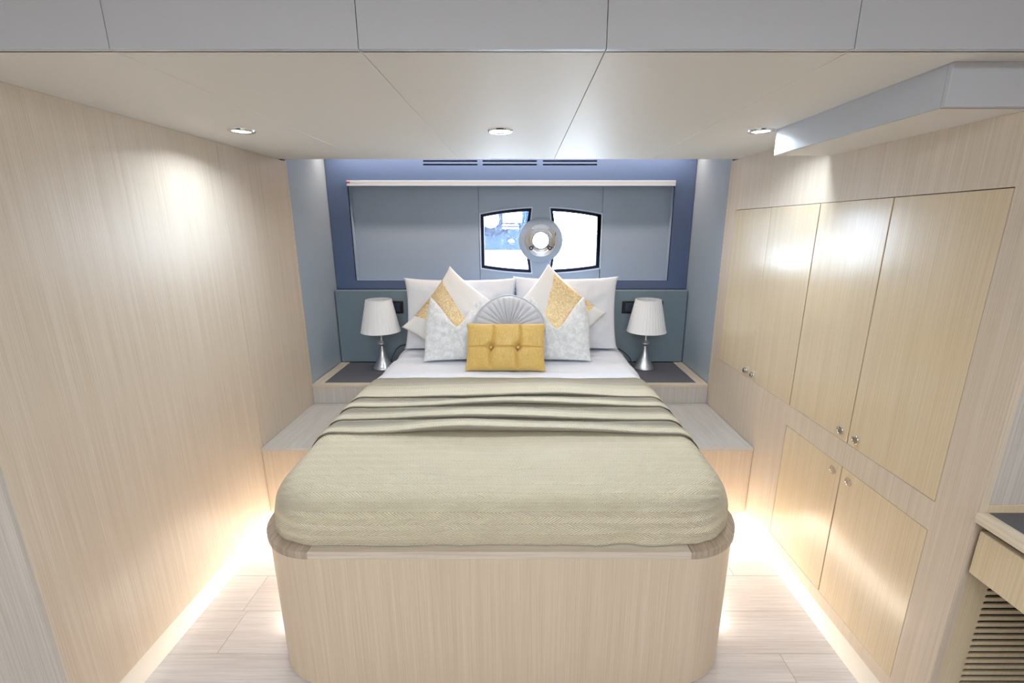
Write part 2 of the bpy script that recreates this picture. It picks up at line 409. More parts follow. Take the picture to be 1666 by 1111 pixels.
# low ceiling of separate panels, the step up to the saloon ceiling, and the cove over the bed head
ceil = box('ceiling', (XL-0.06, XR+0.08, 1.062, 2.60, ZC+0.0205, ZC+0.05), 'ceil'); ceil['kind'] = 'structure'
seams = [XL-0.03, -0.855, -0.338, 0.177, 0.692, XR+0.03]
for a, b_ in zip(seams, seams[1:]):
    cbox('ceiling_panel', (a+0.0008, b_-0.0008, 1.069, 2.605, ZC, ZC+0.02), 'ceil', ceil, 0.0012)
fas = box('trim_1', (-2.3, 2.3, 1.0755, 1.10, ZC+0.005, 2.32), 'fascia'); fas['kind'] = 'structure'
fs = [-2.3, -1.372, -0.855, -0.338, 0.177, 0.692, 1.209, 2.3]
for a, b_ in zip(fs, fs[1:]):
    cbox('fascia_panel', (a+0.0007, b_-0.0007, 1.055, 1.075, ZC, 2.30), 'fascia', fas, 0.0008)
cv = box('trim_2', (XL-0.06, XR+0.08, 2.55, 3.34, 2.06, 2.10), 'ceil'); cv['kind'] = 'structure'
cv2 = box('trim_3', (XL-0.06, XR+0.08, 2.55, 2.60, ZC+0.05, 2.06), 'ceil'); cv2['kind'] = 'structure'
# boxed soffit on the right
sof = bmesh.new(); addbox(sof, 0.967, XR, 1.14, 1.845, 1.818, ZC, 0.0015)
sof = obj('trim_4', sof, 'fascia'); sof['kind'] = 'structure'
cbox('soffit_face', (0.967, 1.6, 1.128, 1.1395, 1.818, ZC), 'fascia', sof, 0.0015)
cbox('soffit_underside', (0.970, XR-0.001, 1.142, 1.842, 1.8165, 1.8175), 'ceil', sof)

# bed-head wall
ax_back = lambda y: (lambda a, b, d: (a, y+d, b))
NX0, NX1, NZ0, NZ1 = -1.180, 1.045, 1.183, 1.860
vents = []
for x0, x1 in ((-0.660, -0.293), (-0.260, 0.107), (0.144, 0.511)):
    for z in (1.9835, 1.9605): vents.append(slot(x0, x1, z, 0.0095))
wb = box('wall_back', (XL-0.06, XR+0.08, 3.40, 3.44, 0, 2.12), 'dark')
D.objects.remove(wb)
wx0, wx1 = -0.291, 0.569; wcx = 0.139
def win_outer(side, grow=0.0):
    """left (-1) or right (+1) opening beside the round porthole plate; bulged top and bottom edges, bite where the plate passes"""
    xi = wcx+side*(0.062-grow); xo = wcx+side*(0.430+grow); r = 0.128-grow; pts = []
    n = 12
    cz = 1.462
    def top(x): return 1.688+grow-0.044*((x-wcx)/0.43)**2
    def bot(x): return 1.228-grow+0.036*((x-wcx)/0.43)**2
    a1 = math.asin(min(1, (0.062-grow)/r))
    for i in range(n+1):
        x = xi+(xo-xi)*i/n; pts.append((x, top(x)))
    for i in range(n+1):
        x = xo+(xi-xo)*i/n; pts.append((x, bot(x)))
    for i in range(1, 16):
        a = PI-a1-(PI-2*a1)*i/16
        pts.append((wcx+side*r*math.sin(a), cz+r*math.cos(a)))
    return pts
wholes = [win_outer(-1), win_outer(1), circle(wcx, 1.462, 0.115, 40)]
wb = holed('wall_back', rect(XL-0.06, XR+0.08, 0, 2.12), wholes, 0.05, 'frameblue', ax_back(3.315)); wb['kind'] = 'structure'
o = holed('navy_panel', rect(XL, XR, 1.125, 2.06), [rect(NX0, NX1, NZ0, NZ1)]+vents, 0.018, 'navy', ax_back(YB), wb, 0.0)
o['label'] = 'satin navy panel framing the window niche, with slots along its top'
NB = 3.293
for (x0, x1, z0, z1) in ((NX0-0.012, NX0, NZ0, NZ1), (NX1, NX1+0.012, NZ0, NZ1), (NX0, NX1, NZ0-0.012, NZ0), (NX0, NX1, NZ1, NZ1+0.012)):
    cbox('niche_lining', (x0, x1, YB+0.001, NB+0.02, z0, z1), 'niche', wb)
o = cbox('niche_panel', (NX0, -0.2995, NB, NB+0.018, NZ0, NZ1), 'niche', wb, 0.0015)
o = cbox('niche_panel', (0.5715, NX1, NB, NB+0.018, NZ0, NZ1), 'niche', wb, 0.0015)
holed('window_surround', rect(-0.2965, 0.5685, NZ0, NZ1), wholes, 0.018, 'niche', ax_back(NB), wb, 0.0012)
for i, side in enumerate((-1, 1)):
    wf = holed('window_%d' % (i+1), win_outer(side, 0.004), [win_outer(side, -0.024)], 0.045, 'frameblue', ax_back(NB+0.014)); wf['kind'] = 'structure'
    holed('pane', win_outer(side, 0.002), [], 0.005, 'spotted' if side < 0 else 'glass', ax_back(NB+0.045), wf)
    holed('rim_trim', win_outer(side, 0.004), [win_outer(side, -0.003)], 0.012, 'blindwhite', ax_back(NB-0.003), wf, 0.001)

# round porthole between the two windows
ph = thing('porthole', (wcx, NB, 1.462), 'round grey porthole plate with clear lens between the two window panes', 'porthole')
lathe('mounting_plate', [(0.112, -0.004), (0.112, 0.006), (0.114, 0.010), (0.155, 0.010), (0.157, 0.008), (0.157, -0.004)], 'plate', ph, 56, 'y')
lathe('clamp_ring', [(0.056, -0.01), (0.056, 0.012), (0.062, 0.018), (0.078, 0.014), (0.086, 0.020), (0.100, 0.016), (0.113, 0.012), (0.113, -0.01)], 'nickel', ph, 48, 'y')
lathe('inner_ring', [(0.054, -0.02), (0.054, 0.016), (0.058, 0.022), (0.064, 0.018)], 'chrome', ph, 48, 'y')
lathe('lens', [(0, 0.004), (0.056, 0.004), (0.056, -0.001), (0, -0.001)], 'glass', ph, 40, 'y')
for sx in (-1, 1):
    k = lathe('latch', [(0, 0.034), (0.012, 0.034), (0.016, 0.028), (0.016, 0.012), (0.010, 0.006)], 'slateplastic', ph, 20, 'y'); k.location = (sx*0.066-0.002, 0, -0.052)
    cp = lathe('screw', [(0, 0.037), (0.005, 0.037), (0.006, 0.033)], 'chrome', k, 14, 'y')
tube('pull_bar', [(wcx+0.088, NB-0.022, 1.53), (wcx+0.102, NB-0.030, 1.515), (wcx+0.094, NB-0.030, 1.42), (wcx+0.084, NB-0.022, 1.405)], 0.004, 'chrome', ph)
for a in (55, 125, 250, 290):
    s_ = lathe('bolt', [(0, 0.022), (0.005, 0.021), (0.007, 0.016), (0.007, 0.01)], 'chrome', ph, 12, 'y'); s_.location = (0.096*math.cos(R(a)), 0, 0.096*math.sin(R(a)))

# air outlets behind the slots
for i, (x0, x1) in enumerate(((-0.660, -0.293), (-0.260, 0.107), (0.144, 0.511))):
    v = thing('air_vent', ((x0+x1)/2, YB+0.018, 1.95), ('leftmost pair of dark air slots above the niche', 'middle pair of dark air slots above the niche', 'rightmost pair of dark air slots above the niche')[i], 'air vent', 'air vents above the niche')
    cbox('duct', (x0-0.01, x1+0.01, YB+0.041, YB+0.06, 1.941, 2.004), 'dark', v)
    cbox('flange', (x0-0.01, x1+0.01, YB+0.0182, YB+0.04, 2.0005, 2.004), 'black', v)
    cbox('flange', (x0-0.01, x1+0.01, YB+0.0182, YB+0.04, 1.941, 1.9445), 'black', v)
    for xe in (x0-0.014, x1+0.0105): cbox('flange', (xe, xe+0.0035, YB+0.0182, YB+0.04, 1.941, 2.004), 'black', v)

# roller blind cassette along the niche top
bl = thing('blind_cassette', (-0.0675, 3.22, 1.824), 'long white roller blind cassette across the top of the niche', 'blind')
cbox('housing', (NX0+0.002, NX1-0.002, 3.200, 3.262, 1.824, 1.8585), 'blind', bl, 0.003)
cbox('bottom_lip', (NX0+0.004, NX1-0.004, 3.196, 3.204, 1.8225, 1.829), 'blind', bl, 0.0015)
q = cbox('sticker', (NX0+0.004, NX0+0.027, 3.1988, 3.2005, 1.842, 1.850), 'red', bl); q['label'] = 'small red sticker'
q = cbox('sticker', (NX0+0.030, NX0+0.034, 3.1988, 3.2005, 1.842, 1.850), 'trim', bl)
for k in range(7): cbox('print_mark', (NX0+0.042+k*0.010, NX0+0.049+k*0.010, 3.1990, 3.2005, 1.842, 1.850), 'greyprint', bl)

# ------------------------------------------------------------------ headboard
hb = thing('headboard', (XC, 3.18, 0.593), 'slate grey-blue upholstered headboard spanning the wall behind the bed', 'headboard')
for a, b_ in ((XL+0.002, XR-0.001),):
    cbox('padded_panel', (a, b_, 3.165, 3.219, 0.594, 1.122), 'leather', hb, 0.008, 4)
tube('top_piping', [(XL+0.006, 3.176, 1.119), (XR-0.006, 3.176, 1.119)], 0.004, 'sideleather', hb)

# ------------------------------------------------------------------ nightstands and platforms
BX0, BX1 = -0.901, 0.761
for side in (0, 1):
    x0, x1 = ((XL+0.002, BX0-0.002), (BX1+0.002, XR-0.002))[side]
    sd = ('left', 'right')[side]
    ns = thing('nightstand', ((x0+x1)/2, 2.70, 0.468), 'low built-in nightstand with grey mat top under the %s table lamp' % sd, 'nightstand', 'nightstands either side of the bed')
    cbox('body', (x0, x1, YW+0.012, 3.164, 0.4685, 0.574), 'greyv', ns, 0.0015)
    cbox('front_edge', (x0, x1, YW, YW+0.034, 0.5745, 0.594), 'trimx', ns, 0.0015)
    cbox('front_panel', (x0, x1, YW+0.001, YW+0.0115, 0.4685, 0.574), 'greyv', ns, 0.001)
    e0, e1 = ((x0, x0+0.062), (x1-0.062, x1))[side]
    cbox('side_edge', (e0, e1, YW+0.0345, 3.164, 0.5745, 0.594), 'trim', ns, 0.0015)
    m0, m1 = ((x0+0.0625, x1), (x0, x1-0.0625))[side]
    o = cbox('mat', (m0, m1, YW+0.0345, 3.164, 0.5745, 0.5915), 'mat', ns, 0.001); o['label'] = 'dark grey inlaid mat'
    st = thing('side_platform', ((x0+x1)/2, 2.08, 0), 'low veneered platform between the bed and the %s' % ('left wall' if side == 0 else 'cupboard wall'), 'platform', 'platforms either side of the bed')
    cbox('top', (x0, x1, 2.075, 3.164, 0.4505, 0.468), 'top', st, 0.0015)
    cbox('front', (x0, x1, 2.08, 2.10, 0.09, 0.450), 'base', st, 0.001)
    cbox('toe_board', ((x0, x1-0.06)[0], x1-(0.035 if side else 0), 2.17, 2.19, 0.0, 0.09), 'base', st)

# ------------------------------------------------------------------ bed
bed = thing('bed', (XC, 2.1, 0), 'platform bed with rounded veneered base and oak rim under a cream quilt', 'bed')
def ushape(hw, yf, rad, yb, n=14):
    pts = [(XC-hw, yb)]
    for i in range(n+1):
        a = PI+PI/2*i/n; pts.append((XC-hw+rad+rad*math.cos(a), yf+rad+rad*math.sin(a)))
    for i in range(n+1):
        a = 1.5*PI+PI/2*i/n; pts.append((XC+hw-rad+rad*math.cos(a), yf+rad+rad*math.sin(a)))
    pts.append((XC+hw, yb)); return pts
prism('base', ushape(0.819, 1.229, 0.205, 3.10), 0.007, 0.5215, 'base', bed, 0.0, True)
prism('plinth', ushape(0.73, 1.32, 0.12, 3.10), 0.0, 0.0068, 'base', bed)
HW, YF, RR = 0.828, 1.222, 0.215
def arc_piece(side):
    cx_, cy_ = XC+side*(HW-RR), YF+RR; pts = []
    for i in range(15):
        a = PI/2*i/14; pts.append((cx_+side*RR*math.sin(a), cy_-RR*math.cos(a)))
    for i in range(15):
        a = PI/2*(1-i/14); pts.append((cx_+side*0.1*math.sin(a), cy_-0.1*math.cos(a)))
    return pts if side > 0 else pts[::-1]
o = prism('rim', rect(XC-HW+RR+0.0005, XC+HW-RR-0.0005, YF, YF+0.1), 0.522, 0.550, 'rim', bed, 0.003); o['label'] = 'pale oak rim along the foot'
for s in (-1, 1):
    o = prism('rim_corner', arc_piece(s), 0.522, 0.550, 'rimc', bed, 0.003); o['label'] = 'darker end-grain rim corner'; shade_auto(o)
    xs = sorted((XC+s*HW, XC+s*(HW-0.1)))
    prism('rim_side', rect(xs[0], xs[1], YF+RR+0.001, 2.074), 0.522, 0.550, 'rimc', bed, 0.003)

def softbox(name, hw, y0, y1, zb, zt, Rp, r, rows, nx, nz, disp, mat, parent=None, foot=True, thick=0.0):
    """draped cloth over a mattress. rows: list of (y, dy, tag) along the length; disp(x, y, n, row) gives the outward offset"""
    bm = bmesh.new(); uvl = bm.loops.layers.uv.new('UVMap'); cache = {}
    off = wloc(parent) if parent else Vector((0, 0, 0))
    qx, qy = hw-Rp, y0+Rp
    def P(x, y, z, row):
        px = max(-qx, min(qx, x)); py = max(qy, y) if foot else y
        d = Vector((x-px, y-py)); rho = d.length
        if rho > 1e-9: k = min(rho, Rp-r)/rho
        else: k = 0
        c = Vector((px+d.x*k, py+d.y*k, min(z, zt-r)))
        v = Vector((x, y, z))-c; n = v.normalized() if v.length > 1e-9 else Vector((0, 0, 1))
        p = c+n*r
        dy, dn = disp(p.x, p.y, p.z, n, row)
        return Vector((p.x+XC, p.y+dy, p.z))+n*dn-off
    arc = [0]
    for i in range(1, len(rows)):
        arc.append(arc[-1]+abs(rows[i][0]-rows[i-1][0])+abs(rows[i][3]-rows[i-1][3])*0.6 if rows[i][2] is not None else arc[-1]+abs(rows[i][0]-rows[i-1][0]))
    def quad(vs, uvs):
        try: f = bm.faces.new(vs)
        except ValueError: return
        f.smooth = True
        for l, u in zip(f.loops, uvs): l[uvl].uv = u
    xs = [-hw+2*hw*i/nx for i in range(nx+1)]
    # denser towards the edges
    xs = [hw*math.sin(PI/2*x/hw)*0.35+x*0.65 for x in xs]
    zs = [zt+(zb-zt)*i/nz for i in range(nz+1)]
    T = [[bm.verts.new(P(x, rw[0], zt, rw)) for x in xs] for rw in rows]
    for i in range(len(rows)-1):
        for j in range(nx):
            quad((T[i][j], T[i][j+1], T[i+1][j+1], T[i+1][j]), ((xs[j], arc[i]), (xs[j+1], arc[i]), (xs[j+1], arc[i+1]), (xs[j], arc[i+1])))
    S = {}
    for s, col in ((-1, 0), (1, nx)):
        S[s] = [[T[i][col]]+[bm.verts.new(P(s*hw, rw[0], z, rw)) for z in zs[1:]] for i, rw in enumerate(rows)]
        for i in range(len(rows)-1):
            for k in range(nz):
                a0 = s*(hw+zt-zs[k]); a1 = s*(hw+zt-zs[k+1])
                quad((S[s][i][k], S[s][i][k+1], S[s][i+1][k+1], S[s][i+1][k]), ((a0, arc[i]), (a1, arc[i]), (a1, arc[i+1]), (a0, arc[i+1])))
    if foot:
        rw = rows[-1]; L_ = S[-1][-1]; R_ = S[1][-1]
        F = [T[-1]]
        for k in range(1, nz+1):
            F.append([L_[k]]+[bm.verts.new(P(x, rw[0], zs[k], rw)) for x in xs[1:-1]]+[R_[k]])
        for k in range(nz):
            for j in range(nx):
                b0 = arc[-1]+zt-zs[k]; b1 = arc[-1]+zt-zs[k+1]
                quad((F[k][j], F[k][j+1], F[k+1][j+1], F[k+1][j]), ((xs[j], b0), (xs[j+1], b0), (xs[j+1], b1), (xs[j], b1)))
    o = obj(name, bm, mat, parent, True)
    if thick:
        md = o.modifiers.new('thickness', 'SOLIDIFY'); md.thickness = thick; md.offset = -1
    return o
def fbm(x, y, z, s, o=3):
    v = 0; a = 1
    for i in range(o): v += a*noise.noise(Vector((x*s, y*s, z*s))); s *= 2.1; a *= 0.5
    return v
# mattress (part of the bed, mostly hidden)
softbox('mattress', 0.735, 1.275, 3.14, 0.551, 0.685, 0.20, 0.06, [(3.14-i*(3.14-1.275)/20, 0, None, 0) for i in range(21)], 20, 4, lambda x, y, z, n, r: (0, 0), 'cotton', bed)

# quilt with four pleats across it
lips = [(2.075, 0.022), (1.955, 0.026), (1.815, 0.028), (1.690, 0.042)]
rows = [(2.375, 0, None, 0.0)]
prev = 2.375
rows_l = []
def lipw(i, x):
    return 0.007*math.sin(2.1*x+1.3*i)+0.005*math.sin(5.3*x+2.1*i)
def liph(i, x):
    u = x/0.765
    return lips[i][1]*(0.30+0.70*math.exp(-((u-(0.05, 0.15, 0.0, 0.02)[i])/0.62)**4))*(1+0.15*math.sin(7*x+i))
for i, (yl, h) in enumerate(lips):
    n = 5
    for k in range(1, n+1):                       # plateau, quickly up to to the lip
        t = k/(n+1); rows.append((prev+(yl-prev)*t, (i, t), 'p', math.sin(PI/2*min(1, t*1.5))**0.8))
    for dy, hf in ((0.004, 1.0), (-0.003, 0.98), (-0.007, 0.82), (-0.006, 0.62), (0.002, 0.50), (0.020, 0.40), (0.030, 0.28), (0.031, 0.12), (0.024, 0.03), (0.008, 0.0), (-0.012, 0.0)):
        rows.append((yl+dy, (i, 1.0), 'l', hf))
    prev = yl-0.012
y = prev-0.02
while y > 1.25: rows.append((y, 0, None, 0.0)); y -= 0.022
rows.append((1.238, 0, None, 0.0))
def quilt_disp(x, y, z, n, row):
    wr_ = 0.0045*fbm(x+3, y, z, 3.2)+0.0022*fbm(x, y, z, 9)
    if y < 1.5: wr_ += 0.0065*fbm(x, y*0.6, z*1.5, 7)*min(1, (1.5-y)/0.2)
    # shallow dimple and creases towards the foot
    wr_ -= 0.013*math.exp(-((x-0.06)/0.05)**2-((y-1.42)/0.045)**2)
    wr_ -= 0.010*math.exp(-((x-0.40+0.5*(z-0.62))/0.05)**2-((z-0.60)/0.05)**2)*(1 if y < 1.3 else 0)
    wr_ += 0.008*math.exp(-((y-1.40-0.10*(x+0.3))/0.022)**2-((x+0.30)/0.22)**2)
    wr_ += 0.007*math.exp(-((y-1.47+0.16*(x-0.1))/0.020)**2-((x-0.02)/0.16)**2)
    wr_ += 0.006*math.sin((x*1.5+y*4.0)*9)*math.exp(-((x+0.2)/0.35)**2-((y-1.42)/0.10)**2)*0.5
    if z < 0.66:
        wr_ -= 0.012*((0.66-z)/0.1)**2
        wr_ += 0.004*math.sin(x*34+z*30)*math.exp(-((x-0.42)/0.16)**2)
    dy = 0
    if row[2]:
        i, t = row[1]; side = 1 if n.z > 0.7 else 0.55
        prev_off = (lipw(i-1, x) if i else 0.006*math.sin(3*x))
        dy = lipw(i, x)*t + prev_off*(1-t) if row[2] == 'p' else lipw(i, x)
        wr_ = wr_*0.5 + liph(i, x)*row[3]*side
    return dy, wr_
ZQ = lambda y: 0.03*min(1, max(0, (2.0-y)/0.8))
qo = softbox('quilt', 0.830, 1.238, 2.375, 0.553, 0.742, 0.235, 0.075, rows, 110, 10, quilt_disp, 'quilt')
for v_ in qo.data.vertices:
    k_ = (v_.co.z-0.553)/0.19
    v_.co.x = XC+(v_.co.x-XC)*(1-0.068*max(0, k_))
    if k_ > 0: v_.co.z -= ZQ(v_.co.y)*k_
tag(qo, 'cream herringbone quilt with four pleats pulled over the bed', 'quilt')

# white sheet beyond the quilt
def sheet_disp(x, y, z, n, row):
    d = 0.004*fbm(x*0.5, y*2, z, 5)+0.003*fbm(x, y, z, 12)
    d += 0.006*math.exp(-((y-2.44)/0.05)**2)
    if z < 0.72: d += 0.010*fbm(x, y*1.4, z*0.5, 6)
    return 0, d
so = softbox('sheet', 0.805, 2.28, 3.145, 0.60, 0.733, 0.10, 0.085, [(3.145-i*0.0216, 0, None, 0) for i in range(40)], 60, 8, sheet_disp, 'cotton', None, False)
for v_ in so.data.vertices: v_.co.x = XC+(v_.co.x-XC)*(1-0.045*max(0, (v_.co.z-0.6)/0.14))
tag(so, 'white bed sheet turned over at the pillow end', 'sheet')

# ------------------------------------------------------------------ pillows and cushions
def smat(z0, Yb):  # not used: kept simple
    return None
def cushion(name, w, h, T, mat, loc, lean, label, cat, group=None, inplane=0.0, bow=0.06, chop=0.0, chopw=0.4, pw=0.42, seed=0, wr=0.004, floor_z=None, n=34, hook=None, yaw=0.0, uvrot=0, pleat=None):
    """soft cushion: x across, z up, front towards -y; origin at the middle of its lower edge"""
    bm = bmesh.new(); uvl = bm.loops.layers.uv.new('UVMap')
    ca, sa = math.cos(inplane), math.sin(inplane)
    def pt(u, v, s):
        x = w/2*u*(1-bow*(1-v*v)); z = h/2*v*(1-bow*(1-u*u))
        # drawn-out corners
        cpull = (abs(u)*abs(v))**6; x *= 1+0.03*cpull; z *= 1+0.03*cpull
        if chop:
            g = (1-min(1, abs(u)/0.97))**1.15*0.85+0.15*math.exp(-(u/chopw)**2)
            g = g*max(0, (v+0.3)/1.3)**1.7
            z -= chop*g
            x *= 1-0.25*max(0, v)**1.6
        t = T/2*(max(0, (1-u*u))*max(0, (1-v*v)))**pw
        if chop: t *= 1+0.25*math.exp(-(u/0.5)**2)*max(0, v)
        ww = wr*fbm(x*1.3+seed, z*1.3, s*3+seed, 14)+wr*1.5*fbm(x*0.6+seed, z, s*3+seed, 6)
        edge = min(1, 3*(1-max(abs(u), abs(v))))
        t += ww*edge
        X, Z = ca*x-sa*z, sa*x+ca*z
        p = Vector((X, -s*t, Z))
        if hook: p = hook(u, v, s, p)
        return p
    us = [math.sin(PI/2*(-1+2*i/n))*0.5+(-1+2*i/n)*0.5 for i in range(n+1)]
    G = {}
    for s in (1, -1):
        for i in range(n+1):
            for j in range(n+1):
                if s == -1 and (i in (0, n) or j in (0, n)): G[s, i, j] = G[1, i, j]; continue
                G[s, i, j] = bm.verts.new(pt(us[i], us[j], s))
    for s in (1, -1):
        for i in range(n):
            for j in range(n):
                q = [(i, j), (i+1, j), (i+1, j+1), (i, j+1)]
                if s == -1: q = q[::-1]
                f = bm.faces.new([G[s, a, b] for a, b in q]); f.smooth = True
                for l, (a, b) in zip(f.loops, q):
                    l[uvl].uv = ((us[a]+1)/2, (us[b]+1)/2)
    bmesh.ops.recalc_face_normals(bm, faces=bm.faces)
    mt = Matrix.Translation(loc) @ Matrix.Rotation(yaw, 4, 'Z') @ Matrix.Rotation(-lean, 4, 'X')
    inv = mt.inverted()
    if floor_z is not None:                      # rests on the bed: what would sink in is pressed flat
        for v in bm.verts:
            q = mt @ v.co
            if q.z < floor_z+0.03:
                e = q.z-(floor_z+0.03)
                q.z = floor_z+0.03*math.exp(e/0.03) if e < 0 else q.z
                v.co = inv @ q
    me = D.meshes.new(name); bm.to_mesh(me); bm.free(); me.materials.append(M[mat])
    o = D.objects.new(name, me); COL.objects.link(o)
    o.location = loc; o.rotation_euler = (-lean, 0, yaw)
    tag(o, label, cat, group)
    return o
BT = 0.742   # top of the made bed
cushion('pillow', 0.76, 0.50, 0.17, 'cotton', (-0.415, 3.035, 0.968), R(13), 'large white pillow at the left, leaning on the headboard', 'pillow', 'white pillows', bow=0.05, seed=1, wr=0.010, floor_z=BT, pw=0.36)
cushion('pillow', 0.70, 0.51, 0.17, 'cotton', (0.305, 3.035, 0.972), R(13), 'large white pillow at the right, leaning on the headboard', 'pillow', 'white pillows', bow=0.05, seed=5, wr=0.010, floor_z=BT, pw=0.36)
cushion('cushion', 0.50, 0.50, 0.11, 'foil_a', (-0.424, 2.900, 0.965), R(20), 'white cushion with a gold foil band standing on its corner at left', 'cushion', 'diamond set cushions', inplane=R(53-90), bow=0.07, seed=9, floor_z=BT, pw=0.45)
cushion('cushion', 0.49, 0.49, 0.11, 'foil_b', (0.205, 2.900, 0.985), R(20), 'white cushion with a mottled gold band standing on its corner at right', 'cushion', 'diamond set cushions', inplane=R(-41), bow=0.07, seed=14, floor_z=BT, pw=0.45)
cushion('cushion', 0.43, 0.43, 0.13, 'velvet', (-0.405, 2.780, 0.915), R(20), 'silver crushed velvet cushion with a dented top, left of the round one', 'cushion', 'silver velvet cushions', bow=0.07, chop=0.19, chopw=0.46, seed=21, wr=0.008, floor_z=BT, yaw=R(6))
cushion('cushion', 0.44, 0.43, 0.13, 'velvet', (0.225, 2.780, 0.915), R(20), 'silver crushed velvet cushion with a dented top, right of the round one', 'cushion', 'silver velvet cushions', bow=0.07, chop=0.21, chopw=0.46, seed=27, wr=0.008, floor_z=BT, yaw=R(-4))

# round pleated cushion
def round_cushion():
    r0, T = 0.218, 0.11; nr, na = 22, 256; bm = bmesh.new(); G = {}
    loc = Vector((-0.075, 2.70, BT+0.195)); lean = R(24)
    for s in (1, -1):
        for i in range(nr+1):
            rr = i/nr
            for a in range(na):
                th = 2*PI*a/na
                if s == -1 and i == nr: G[s, i, a] = G[1, i, a]; continue
                if i == 0:
                    if a: G[s, i, a] = G[s, i, 0]; continue
                f = 32; jit = 0.25*math.sin(3*th+1)
                pl = abs(math.sin((th+jit*0.1)*f/2))**0.4
                t = T/2*(1-rr**3.2)**0.6*(0.62+0.38*min(1, rr*2.2))
                t += (pl-0.6)*0.017*min(1, rr*3)*(1-rr**6)
                t -= 0.018*math.exp(-(rr/0.10)**2)
                r_ = r0*rr*(1+0.012*math.sin(5*th))
                G[s, i, a] = bm.verts.new((r_*math.cos(th), -s*t, r_*math.sin(th)))
    for s in (1, -1):
        for i in range(nr):
            for a in range(na):
                b = (a+1) % na
                vs = [G[s, i, a], G[s, i+1, a], G[s, i+1, b], G[s, i, b]]
                if i == 0: vs = vs[:3]
                if s == -1: vs = vs[::-1]
                f = bm.faces.new(vs); f.smooth = True
    rt = thing('cushion', loc, 'round pale grey cushion with radiating pleats behind the yellow one', 'cushion')
    rt.rotation_euler = (-lean, 0, 0)
    o = obj('pleated_cover', bm, 'pleat', rt, True)
    pp = [(1.0*r0*math.cos(t)*(1+0.012*math.sin(5*t)), 0, r0*math.sin(t)*(1+0.012*math.sin(5*t))) for t in [2*PI*k/72 for k in range(72)]]
    tp = tube('piping', [Vector(p)+loc for p in pp], 0.0078, 'piping', rt, 8, True)
    bt = lathe('button', [(0, 0.012), (0.010, 0.009), (0.014, 0.002), (0.014, -0.004)], 'piping', rt, 20, 'y'); bt.location = (0, -0.022, 0)
M['pleat'] = plain('grey_satin', (196, 199, 207), 0.42, bump=0.1, bscale=120)
round_cushion()

# yellow tufted cushion
def tuft(u, v, s, p):
    w, h = 0.465, 0.275
    if s > 0:
        d = 0
        for bu in (-0.36, 0.32):
            d += 0.034*math.exp(-(((u-bu)*w/2)**2+((v+0.06)*h/2)**2)/0.022**2)
            wv = bu+0.05*math.sin(v*3.2)+0.02
            d += 0.015*math.exp(-((u-wv)*w/2/0.0055)**2)*(1-v**8)+0.010*math.exp(-((u-wv)*w/2/0.02)**2)*(1-v**8)
        d += 0.011*math.exp(-((v+0.06)*h/2/0.0045)**2)*(1-u**8)
        p = Vector((p.x, p.y+d, p.z))
    return p
gc = thing('cushion', (-0.092, 2.565, BT+0.125), 'yellow silk tufted rectangular cushion in front of the round one', 'cushion')
gc.rotation_euler = (R(-28), 0, R(-1))
g2 = cushion('cover', 0.458, 0.282, 0.125, 'gold', (0, 0, 0), 0, None, None, bow=0.012, seed=33, wr=0.003, n=120, hook=tuft, pw=0.33)
g2.parent = gc
for bu in (-0.36, 0.32):
    b_ = lathe('button', [(0, 0.010), (0.006, 0.009), (0.010, 0.004), (0.010, -0.004)], 'gold', gc, 20, 'y'); b_.location = (bu*0.2325, -0.026, -0.008)

# ------------------------------------------------------------------ table lamps
def lamp(x, y, label):
    z0 = 0.5918
    t = thing('table_lamp', (x, y, z0), label, 'lamp', 'table lamps beside the bed')
    lathe('base', [(0, 0), (0.071, 0), (0.073, 0.004), (0.071, 0.011), (0.062, 0.026), (0.046, 0.050), (0.031, 0.080), (0.020, 0.110), (0.013, 0.140), (0.011, 0.158), (0.010, 0.162),
                   (0.014, 0.167), (0.024, 0.174), (0.030, 0.181), (0.028, 0.187), (0.017, 0.196), (0.010, 0.204), (0.0075, 0.215), (0.0065, 0.30), (0, 0.30)], 'nickel', t, 48)
    # pleated shade with thickness
    bm = bmesh.new(); n = 144; zb, zt = 0.266, 0.488; rb, rt = 0.132, 0.085; rings = []
    for (z, r, inn) in ((zb, rb, 0), (zb+(zt-zb)*0.5, (rb+rt)/2, 0), (zt, rt, 0), (zt, rt-0.002, 1), (zb, rb-0.002, 1)):
        rings.append([bm.verts.new(((r+(0.0009 if a % 4 < 2 else -0.0009))*math.cos(2*PI*a/n), (r+(0.0009 if a % 4 < 2 else -0.0009))*math.sin(2*PI*a/n), z)) for a in range(n)])
    m = len(rings)
    for i in range(m):
        for a in range(n): bm.faces.new((rings[i][a], rings[i][(a+1) % n], rings[(i+1) % m][(a+1) % n], rings[(i+1) % m][a]))
    sh = obj('lamp_shade', bm, 'shade', t); shade_auto(sh, 50)
    for (z, r) in ((zb+0.002, rb+0.0008), (zt-0.002, rt+0.0008)):
        tube('shade_trim', [Vector((r*math.cos(a), r*math.sin(a), z))+wloc(t) for a in [2*PI*k/60 for k in range(60)]], 0.0018, 'shade', sh, 6, True)
    lathe('bulb', [(0, 0.30), (0.013, 0.302), (0.013, 0.33), (0.026, 0.352), (0.030, 0.372), (0.024, 0.395), (0.010, 0.406), (0, 0.408)], 'white', t, 24)
    for k in range(3):
        a = R(30+120*k); tube('shade_spoke', [Vector((0, 0, 0.298))+wloc(t), Vector((0.114*math.cos(a), 0.114*math.sin(a), 0.345))+wloc(t)], 0.0012, 'nickel', t, 5)
    return t
lamp(-0.967, 3.025, 'nickel table lamp with white pleated shade on the left nightstand')
lamp(0.862, 3.025, 'nickel table lamp with white pleated shade on the right nightstand')
z_ = 0.596
